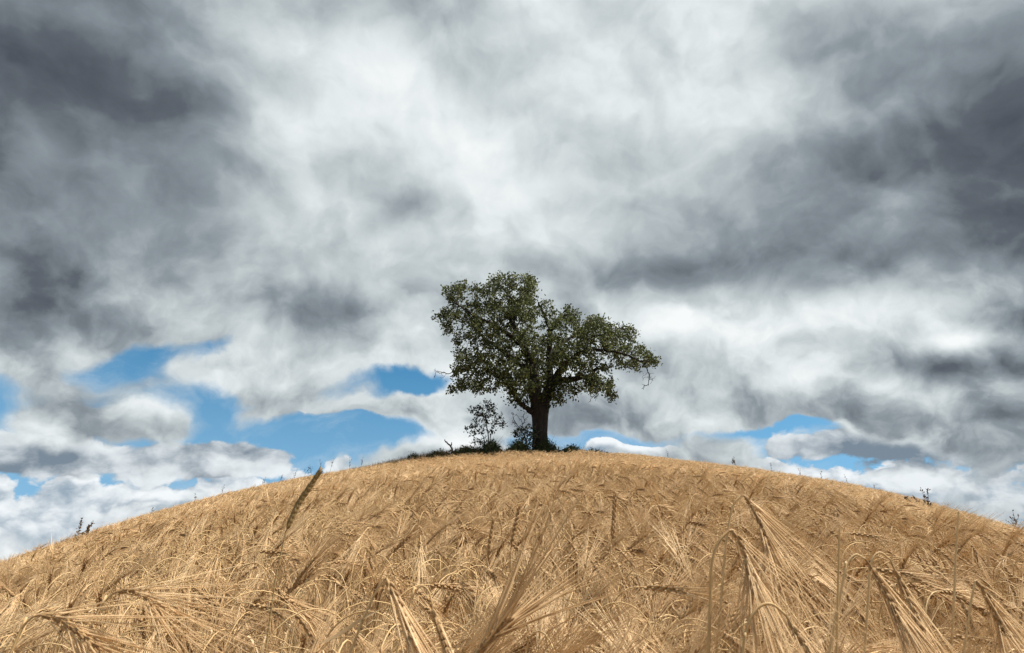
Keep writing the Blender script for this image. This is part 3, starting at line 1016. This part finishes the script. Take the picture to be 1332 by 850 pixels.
# ------------------------------------------------------------------ shrubs, dead wood, undergrowth round the tree
def shrub(name, label, base_px, depth_y, clumps, n_per, stems, leaf_size, leaves, cat='shrub', bare=()):
    b = at_depth(*base_px, depth_y); b[2] = float(hill(b[0], depth_y))
    root = bpy.data.objects.new(name, None); col.objects.link(root); root.location = b
    tag(root, label, cat)
    at_ = []
    for zx, zy, rx, ry, am in clumps:
        for _ in range(int(n_per * am)):
            a_, q_ = rt.uniform(0, 6.283), math.sqrt(rt.uniform())
            at_.append(on_tree(zx + rx * q_ * math.cos(a_), zy + ry * q_ * math.sin(a_), rt.uniform(-1, 1) * rx * PXM * 0.8, depth_y) - b)
    nd0, pr0 = [np.zeros(3)], [-1]
    for s in stems:
        P = [np.zeros(3)] + [on_tree(x_, y_, o_, depth_y) - b for x_, y_, o_ in s]
        sm_ = catmull(P, 5); last_ = 0
        for p in sm_[1:]:
            nd0.append(p + rt.normal(size=3) * 0.012); pr0.append(last_); last_ = len(nd0) - 1
    nl = len(nd0)
    N_, P_ = grow(nd0, pr0, at_, 1.2, 0.13, 0.1, 60)
    bare_from = len(N_)
    for zx, zy, rx, ry, am, fx, fy in bare:
        tg = np.array([on_tree(zx + rt.uniform(-rx, rx), zy + rt.uniform(-ry, ry), rt.uniform(-.3, .3), depth_y) - b for _ in range(int(am))])
        j = int(np.linalg.norm(N_ - (on_tree(fx, fy, 0, depth_y) - b), axis=1).argmin())
        n2, p2 = grow([N_[j]], [-1], tg, 3.0, 0.07, 0.09, 50)
        off = len(N_)
        N_ = np.vstack([N_, n2[1:]]); P_ = np.r_[P_, [j if k == 0 else k + off - 1 for k in p2[1:]]]
    rd, _k = radii(P_, 0.0068, 2.5)
    rd = np.minimum(rd, 0.06)
    g = Geo()
    for ch in branch_chains(P_, rd):
        if len(ch) > 1: tube(g, N_[ch], rd[ch], 5 if rd[ch].max() > 0.02 else 3)
    link('stems', g.mesh('stems', [M_BARK]), root)
    tipn = [i for i in range(nl, bare_from) if rd[i] < 0.016]
    V, F = leaf_cloud(N_[tipn], 0.075, leaves, leaf_size, rt)
    link('foliage', new_mesh('foliage', V, F, [M_BUSHLEAF]), root, kind='stuff')
    return root


shrub('slender_shrub', 'slender loose-leaved shrub with thin grey stems standing left of the big trunk', (635, 586), 26.7,
      [(295, 595, 34, 24, .9), (245, 608, 26, 22, .7), (270, 640, 40, 30, 1), (325, 640, 36, 34, 1), (230, 690, 26, 26, .6), (290, 690, 46, 34, .9), (345, 665, 22, 26, .4), (255, 735, 30, 20, .3)], 26,
      [[(300, 720, 0), (290, 650, .1), (295, 600, 0)], [(312, 700, .1), (330, 660, .2)], [(280, 720, -.1), (250, 690, -.2)], [(302, 740, 0), (270, 745, .2), (240, 720, .2)]], 0.110, 6,
      bare=[(370, 665, 14, 14, 8, 340, 660), (250, 745, 34, 20, 16, 290, 740)])
shrub('leafy_shrub', 'low dense leafy shrub with bare twigs on top hugging the foot of the big trunk', (684, 588), 26.2,
      [(445, 700, 42, 30, 1.4), (415, 700, 22, 22, .7), (470, 735, 40, 34, 1.2), (440, 760, 30, 20, .8), (480, 690, 16, 30, .5)], 30,
      [[(455, 740, 0), (440, 700, 0)], [(470, 730, .1), (490, 690, .2), (500, 660, .1)], [(448, 760, -.1), (425, 720, -.1)]], 0.115, 6,
      bare=[(430, 645, 36, 26, 34, 445, 690), (400, 660, 16, 10, 8, 430, 690)])
# thin pale sapling stems leaning on the trunk
for q, (P, lab) in enumerate((([(478, 800, -.8), (486, 750, -.75), (500, 705, -.65), (520, 690, -.6)], 'thin pale bent stem leaning against the foot of the big trunk'),
                              ([(462, 800, -.8), (455, 750, -.85), (462, 700, -.8)], 'thin dark straight stem rising in front of the low leafy shrub'))):
    pts_ = catmull([on_tree(*p) for p in P], 6)
    b = pts_[0].copy(); b[2] = float(hill(b[0], b[1]))
    g = Geo(); tube(g, np.vstack([[0, 0, -0.05], pts_ - b]), np.linspace(0.032, 0.012, len(pts_) + 1), 6)
    o = link('sapling_stem', g.mesh('sapling_stem', [M_DEADWOOD]), label=lab, cat='sapling', loc=b)

# dead branch standing in the grass on the left
g = Geo(); b = at_depth(589, 590, 26.6); b[2] = float(hill(b[0], 26.6))
for P, ra, rb in (([(152, 800, 0), (153, 780, 0), (146, 757, .05), (128, 742, .1), (120, 730, .1)], .06, .022), ([(153, 782, 0), (163, 778, -.1), (168, 770, -.1)], .05, .03),
                  ([(150, 775, 0), (136, 778, .15)], .035, .02), ([(146, 757, .05), (150, 748, 0), (149, 743, 0)], .03, .016), ([(128, 742, .1), (122, 741, .2)], .022, .012)):
    pts_ = catmull([on_tree(x_, y_, o_, 26.6) - b for x_, y_, o_ in P], 4); pts_ = pts_ + rt.normal(size=pts_.shape) * 0.012
    tube(g, pts_, np.linspace(ra, rb, len(pts_)), 6, tip=True)
link('dead_branch', g.mesh('dead_branch', [M_DEADWOOD]), label='bare forked dead branch sticking out of the grass left of the slender shrub', cat='branch', loc=b)
# fallen log between the shrubs
g = Geo(); b = at_depth(659, 592, 26.1); b[2] = float(hill(b[0], 26.1))
pts_ = catmull([on_tree(360, 800, .2, 26.1) - b, on_tree(372, 786, 0, 26.1) - b, on_tree(384, 774, -.1, 26.1) - b, on_tree(390, 768, -.1, 26.1) - b], 5)
tube(g, pts_, np.linspace(0.11, 0.07, len(pts_)), 9, tip=True)
tube(g, catmull([pts_[8], pts_[8] + [.16, -.1, .02], pts_[8] + [.26, -.1, .12]], 4), [.05, .045, .045, .04, .04, .035, .035, .03, .03], 6, tip=True)
link('fallen_log', g.mesh('fallen_log', [M_DEADWOOD]), label='short dark fallen log lying in the weeds between the two shrubs', cat='log', loc=b)


def grass_blades(n, x, y, hmin, hmax, wid, lean, r, clump=None):
    z = hill(x, y)
    h = r.uniform(hmin, hmax, n) * (clump if clump is not None else 1)
    a = r.uniform(0, 6.283, n); l = np.abs(r.normal(0, lean, n)) * h
    d = np.stack([np.cos(a), np.sin(a), 0 * a], 1); s = np.stack([-np.sin(a), np.cos(a), 0 * a], 1)
    p0 = np.stack([x, y, z - 0.02], 1)
    p1 = p0 + d * (l * 0.3)[:, None] + np.array([0, 0, 1.0]) * (h * 0.6)[:, None]
    p2 = p0 + d * l[:, None] + np.array([0, 0, 1.0]) * h[:, None]
    w = (wid * r.uniform(0.6, 1.3, n))[:, None]
    V = np.stack([p0 - s * w, p0 + s * w, p1 + s * w * 0.8, p1 - s * w * 0.8, p2], 1).reshape(-1, 3)
    i = np.arange(n)[:, None] * 5
    F = np.concatenate([i + np.array([[0, 1, 2]]), i + np.array([[0, 2, 3]]), i + np.array([[3, 2, 4]])], 0)
    return V, F


# green weeds and grass on the unmown island
n = 34000
x = TREE_BASE[0] - 1.7 + rt.uniform(-6.8, 6.8, n); y = 27.2 + rt.uniform(-2.7, 2.7, n)
k = rough_patch(x, y) > -0.06; x, y = x[k], y[k]
tall = np.clip(0.75 + 0.35 * np.sin(x * 1.9 + 1) * np.sin(y * 2.3) + 0.25 * np.sin(x * 4.7), 0.35, 1.5)
edge = np.clip(rough_patch(x, y) * 2.2, 0.5, 1)
V, F = grass_blades(len(x), x, y, 0.65, 1.02, 0.014, 0.35, rt, tall * edge)
V2, F2 = leaf_cloud(np.stack([x[::2], y[::2], hill(x[::2], y[::2]) + 0.80 * tall[::2] * edge[::2] * rt.uniform(0.4, 1.05, len(x[::2]))], 1), 0.07, 3, 0.10, rt)
link('undergrowth', new_mesh('undergrowth', np.vstack([V, V2]), np.vstack([F, F2 + len(V)]), [M_GREEN]), kind='stuff',
     label='dark green weeds and long grass round the foot of the tree', cat='undergrowth')
# reddish brown seeding grass: at the left end of the island and along the crest
n = 9000
x = TREE_BASE[0] - 6.2 + rt.normal(0, 1.7, n); y = 27.9 + rt.normal(0, 1.0, n)
n2 = 42000
t = rt.uniform(-1.02, -0.33, n2); ry_ = rt.uniform(22.5, 29.5, n2)
x = np.r_[x, ry_ * np.sin(t)]; y = np.r_[y, ry_ * np.cos(t)]
k = (np.r_[np.ones(n), (waves(x[n:] * 0.35, y[n:] * 0.35) + rt.normal(0, 0.35, n2) > 0.0)]) > 0
x, y = x[k], y[k]
V, F = grass_blades(len(x), x, y, 0.68, 1.02, 0.010, 0.18, rt)
link('brown_grass', new_mesh('brown_grass', V, F, [M_BROWN]), kind='stuff', label='reddish brown seeding grass mixed into the barley along the left crest', cat='grass')


# ------------------------------------------------------------------ weeds that stand above the crop on the skyline
def weed(px, py_top, depth_y, top_w, seeds, label, name='dock_stalk', group=None, sway=0.1, base_r=0.009, branchy=4, mat=None):
    top = at_depth(px, py_top, depth_y)
    b = np.array([top[0], depth_y, float(hill(top[0], depth_y))])
    root = bpy.data.objects.new(name, None); col.objects.link(root); root.location = b
    tag(root, label, 'weed', group)
    H = top[2] - b[2]; dx_ = rt.normal(0, sway)
    P = catmull([np.zeros(3), [dx_ * .2, 0, H * .45], [dx_ * .6, 0, H * .8], [dx_, 0, H]], 4)
    g = Geo(); tube(g, P, np.linspace(base_r, base_r * 0.5, len(P)), 4)
    sd = Geo()
    for q in range(branchy):
        i = int(len(P) * rt.uniform(0.62, 0.95)); a_ = rt.uniform(0, 6.28)
        e_ = P[i] + np.array([math.cos(a_) * top_w, math.sin(a_) * top_w, rt.uniform(0.08, 0.26)])
        tube(g, np.array([P[i], (P[i] + e_) / 2 + [0, 0, -.02], e_]), [base_r * .6, base_r * .5, base_r * .35], 3)
        for s in range(seeds // max(branchy, 1)):
            p = P[i] + (e_ - P[i]) * rt.uniform(0.35, 1.05) + rt.normal(0, 0.012, 3)
            spindle(sd, p, rt.normal(size=3) + [0, 0, 1.2], rt.uniform(.03, .055), rt.uniform(.007, .013), 4, 0)
    for s in range(seeds):
        p = P[-1] * rt.uniform(0.80, 1.0) + rt.normal(0, 0.012, 3); p[2] = H * rt.uniform(0.78, 1.0)
        spindle(sd, p, rt.normal(size=3) + [0, 0, 1.2], rt.uniform(.03, .055), rt.uniform(.007, .013), 4, 0)
    link('stem', g.mesh('stem', [mat or M_WEED]), root); link('seed_head', sd.mesh('seed_head', [mat or M_WEED]), root, kind='stuff')
    return root


weed(114, 686, 12.0, .05, 40, 'tallest dark dock stalk of the three above the barley at the left skyline', 'dock_stalk', branchy=2)
weed(121, 683, 12.3, .05, 34, 'dark slim dock stalk just right of the tallest one at the left skyline', 'dock_stalk', branchy=2)
weed(129, 689, 13.0, .07, 14, 'thin branching dock stalk, rightmost of the three at the left skyline', 'dock_stalk', branchy=3)
weed(1185, 650, 11.5, .05, 40, 'dark upright dock stalk standing above the barley at the right skyline', 'dock_stalk', branchy=2)
weed(1192, 648, 11.8, .05, 40, 'dark dock stalk close beside its shorter neighbour at the right skyline', 'dock_stalk', branchy=3)
weed(1204, 657, 12.5, .12, 30, 'low bushy dock stalk behind the pair at the right skyline', 'dock_stalk', branchy=4)
weed(1133, 631, 21.0, .03, 16, 'single thin weed stalk standing alone on the right crest', 'dock_stalk', branchy=0)
weed(1311, 676, 13.5, .12, 26, 'branching dark weed at the far right end of the skyline', 'dock_stalk', branchy=6)
weed(952, 597, 24.0, .05, 22, 'slim dark weed stalk on the crest right of the tree', 'dock_stalk', branchy=2)
weed(957, 600, 24.5, .06, 18, 'shorter dark weed beside the slim stalk on the crest right of the tree', 'dock_stalk', branchy=3)
for px, py, dy in ((252, 644, 24), (296, 634, 25), (336, 622, 25.5), (364, 616, 26), (383, 612, 26), (392, 606, 26.5), (411, 606, 26.5), (421, 600, 27), (430, 598, 27),
                   (455, 598, 27), (470, 596, 27.5), (204, 658, 23.5)):
    weed(px, py + 3, dy, .08, 9, 'thin wispy grass stalk sticking up from the left crest against the sky', 'wild_grass_stalk', 'wispy grass stalks along the left crest', 0.25, 0.007, 3)
for px, py, dy in ((870, 586, 27.5), (1003, 602, 24), (1042, 609, 23), (1068, 612, 22.5), (1101, 622, 22)):
    weed(px, py + 3, dy, .05, 7, 'small thin grass stalk on the right crest against the clouds', 'wild_grass_stalk', 'grass stalks along the right crest', 0.1, 0.006, 2)
# ------------------------------------------------------------------ single stalks that stand out in the foreground
rh = np.random.default_rng(8)
GRAIN_ME = {}


def grain_mesh(mat):
    if mat.name not in GRAIN_ME:
        g = Geo(); spindle(g, np.zeros(3), np.array([0, 0, 1.0]), 1.0, 0.27, 6, 0)
        GRAIN_ME[mat.name] = g.mesh('grain', [mat])
    return GRAIN_ME[mat.name]


def hero(name, label, cat, stem_px, ear_px, awns, awn_len, spread, awn_r, stem_r=0.0017, nodes_n=13, mat=None, grain=(0.0100, 0.86), droop=0.02, stem_mat=0):
    mat = mat or M_EAR
    sp_ = np.array([at_depth(*p) for p in stem_px])
    b = sp_[0].copy()
    if b[2] > hill(b[0], b[1]) + 0.05:
        d = sp_[0] - sp_[1]; d = d / max(-d[2], 0.35 * np.linalg.norm(d))
        low = b + d * (b[2] - float(hill(b[0], b[1])) + 0.01)
        low[2] = float(hill(low[0], low[1])) - 0.01
        sp_ = np.vstack([low, (low * 0.45 + sp_[0] * 0.55), sp_])
        b = low
    root = bpy.data.objects.new(name, None); col.objects.link(root); root.location = b; root.empty_display_size = 0.02
    tag(root, label, cat)
    st_ = catmull(sp_ - b, 6)
    g = Geo(); tube(g, st_, np.linspace(stem_r, stem_r * 0.72, len(st_)), 7, stem_mat)
    link('stem', g.mesh('stem', STALK_MATS + [M_WHEAT]), root)
    if ear_px is None: return root
    ax = resample(catmull(np.array([at_depth(*p) for p in ear_px]) - b, 6), 9)
    g = Geo(); tube(g, np.vstack([st_[-1], ax]), np.linspace(stem_r * 0.75, 0.0008, 10), 5, 1)
    ear = link('ear', g.mesh('ear', STALK_MATS), root)
    T, N, B = frames(ax); k = len(ax) - 1; tw = rh.uniform(0, 3.14)
    gm = grain_mesh(mat)
    for q in range(nodes_n):
        t = (q + 0.25) / nodes_n; f = t * k; i = min(int(f), k - 1); w = f - i
        p = ax[i] * (1 - w) + ax[i + 1] * w
        taper = 0.70 + 0.30 * math.sin(math.pi * min(1, t * 1.05 + 0.1))
        for off in (-0.8, 0, 0.8):
            a = tw + (0 if q % 2 else math.pi) + off
            rad_ = math.cos(a) * N[i] + math.sin(a) * B[i]
            d = Vector(T[i] + rad_ * rh.uniform(0.22, 0.36)).normalized()
            o = bpy.data.objects.new('grain', gm); col.objects.link(o); o.parent = ear
            o.location = p + rad_ * 0.0013
            o.rotation_mode = 'QUATERNION'; o.rotation_quaternion = d.to_track_quat('Z', 'Y')
            L = grain[0] * rh.uniform(0.9, 1.1)
            o.scale = (L * taper * grain[1], L * taper * grain[1], L)
    if awns:
        E, A = Geo(), Geo()
        ear_and_awns(E, A, ax, 0, 0, awns, awn_len, spread, awn_r, rh, droop)
        link('awns', A.mesh('awns', STALK_MATS), ear)
    return root


# px, py of the photograph and metres away, from the ground end to the tip
hero('wheat_stalk', 'tall brown beardless wheat ear leaning right above the barley on the left', 'wheat',
     [(352, 800, 1.0), (359, 750, 1.0), (372, 692, 1.0)], [(373, 689, 1.0), (385, 662, 1.0), (400, 638, 1.0), (416, 614, 1.0)], 0, 0, 0, 0, 0.0017, 26, M_WHEAT, (0.0120, 0.84), stem_mat=4)
hero('barley_stalk', 'pale drooping barley ear with thick straight beard at the bottom just left of centre', 'barley',
     [(452, 860, .70), (470, 812, .70), (488, 772, .70), (500, 754, .70)], [(503, 752, .70), (513, 772, .695), (524, 800, .69), (535, 826, .68)], 34, 0.16, 0.15, 0.00115, 0.0018)
hero('barley_stalk', 'small barley ear hanging from a tight hairpin arch beside the pale drooping ear', 'barley',
     [(528, 805, .74), (535, 780, .74), (547, 763, .74), (557, 768, .74), (562, 785, .74)], [(563, 792, .74), (570, 812, .735), (578, 835, .73), (585, 856, .72)], 20, 0.12, 0.09, 0.00115, 0.0014)
hero('barley_stalk', 'barley ear opening upward into a wide bright fan of beard at bottom centre', 'barley',
     [(598, 885, .78), (612, 862, .78)], [(622, 850, .78), (636, 832, .78), (650, 818, .78), (662, 806, .78)], 40, 0.19, 0.34, 0.0013, 0.002, droop=-0.02)
hero('barley_stalk', 'large bent barley ear with long beard on a thick stem, right foreground', 'barley',
     [(921, 860, .80), (924, 780, .80), (927, 728, .80), (936, 704, .80), (948, 691, .80)], [(953, 690, .80), (965, 708, .80), (974, 738, .79), (981, 772, .78)], 46, 0.20, 0.30, 0.0009, 0.0025, droop=0.05)
hero('barley_stalk', 'tallest arched barley ear behind the large bent one with beard sweeping right', 'barley',
     [(938, 780, .98), (944, 710, .98), (953, 660, .98), (964, 645, .98)], [(968, 645, .98), (980, 662, .98), (992, 690, .97), (1000, 715, .96)], 44, 0.20, 0.30, 0.00095, 0.0022, droop=0.04)
hero('barley_stalk', 'long dark barley ear hanging right, left one of the twin arches in the right foreground', 'barley',
     [(1094, 770, .86), (1100, 738, .86), (1112, 722, .86), (1125, 727, .86)], [(1130, 733, .86), (1146, 760, .86), (1160, 785, .85), (1172, 806, .84)], 40, 0.16, 0.2, 0.001, 0.0020)
hero('barley_stalk', 'long dark barley ear hanging right, right one of the twin arches in the right foreground', 'barley',
     [(1128, 800, .92), (1132, 738, .92), (1143, 719, .92), (1158, 728, .92)], [(1163, 740, .92), (1177, 768, .92), (1190, 795, .91), (1202, 818, .90)], 40, 0.16, 0.2, 0.001, 0.0020)
hero('barley_stalk', 'bent barley stalk arching over low beneath the large bent ear', 'barley',
     [(962, 880, .72), (970, 822, .72), (985, 792, .72), (1003, 786, .72), (1022, 800, .72)], [(1026, 806, .72), (1042, 835, .715), (1055, 865, .71), (1066, 890, .70)], 26, 0.14, 0.2, 0.00095, 0.0022)
hero('barley_stalk', 'dark arched barley ear with beard streaming right in the lower left', 'barley',
     [(118, 815, .82), (132, 788, .82), (146, 773, .82)], [(152, 770, .82), (172, 768, .82), (192, 778, .815), (208, 800, .81)], 44, 0.19, 0.34, 0.00095, 0.0018, droop=0.0)
hero('barley_stalk', 'dark barley ear lying lower, at the bottom left corner', 'barley',
     [(14, 850, .72), (28, 818, .72), (42, 803, .72)], [(52, 800, .72), (78, 806, .72), (102, 823, .715), (124, 842, .71)], 40, 0.17, 0.30, 0.00095, 0.0018)
hero('barley_stalk', 'nodding barley ear with spread beard at the right edge beside the upright bare straw', 'barley',
     [(1255, 840, .95), (1262, 790, .95), (1268, 757, .95)], [(1270, 755, .95), (1284, 775, .95), (1296, 800, .95), (1304, 825, .94)], 40, 0.17, 0.34, 0.00095, 0.0020)
for P, lab in (([(664, 745, 1.5), (665, 716, 1.5)], 'upright beardless wheat ear with plump grains standing in the barley at centre'),
               ):
    hero('wheat_stalk', lab, 'wheat', P, [(665, 712, 1.5), (668, 694, 1.5), (672, 676, 1.5), (675, 660, 1.5)], 0, 0, 0, 0, 0.0018, 15, M_EAR, (0.0120, 1.0))
hero('wheat_stalk', 'beardless wheat ear half sunk in the beards left of the central wheat ear', 'wheat',
     [(633, 760, 1.5), (634, 730, 1.5)], [(635, 724, 1.5), (637, 708, 1.5), (640, 690, 1.5), (642, 676, 1.5)], 0, 0, 0, 0, 0.0018, 15, M_EAR, (0.0120, 1.0))
hero('wheat_stalk', 'pale upright wheat ear rising above the beards right of centre', 'wheat',
     [(793, 735, 1.35), (795, 708, 1.35)], [(796, 702, 1.35), (798, 684, 1.35), (799, 664, 1.35), (800, 644, 1.35)], 0, 0, 0, 0, 0.0018, 17, M_EAR, (0.0120, 1.0))
hero('bare_straw', 'upright bare straw without an ear in the right foreground left of the twin arches', 'straw', [(1088, 860, .80), (1090, 770, .80), (1092, 688, .80)], None, 0, 0, 0, 0, 0.0019)
hero('bare_straw', 'upright bare straw without an ear near the right edge of the field', 'straw', [(1240, 800, .95), (1243, 730, .95), (1247, 666, .95)], None, 0, 0, 0, 0, 0.0019)
# a broken brown straw lying across the ears in front
g = Geo(); P = catmull(np.array([at_depth(414, 838, .74), at_depth(440, 826, .74), at_depth(470, 806, .75), at_depth(500, 790, .78)]), 6)
blade(g, P, 0.0042, 3, 0.3, rh)
link('dry_leaf', g.mesh('dry_leaf', STALK_MATS), label='broad brown dry leaf lying across the ears left of the pale drooping ear', cat='leaf')
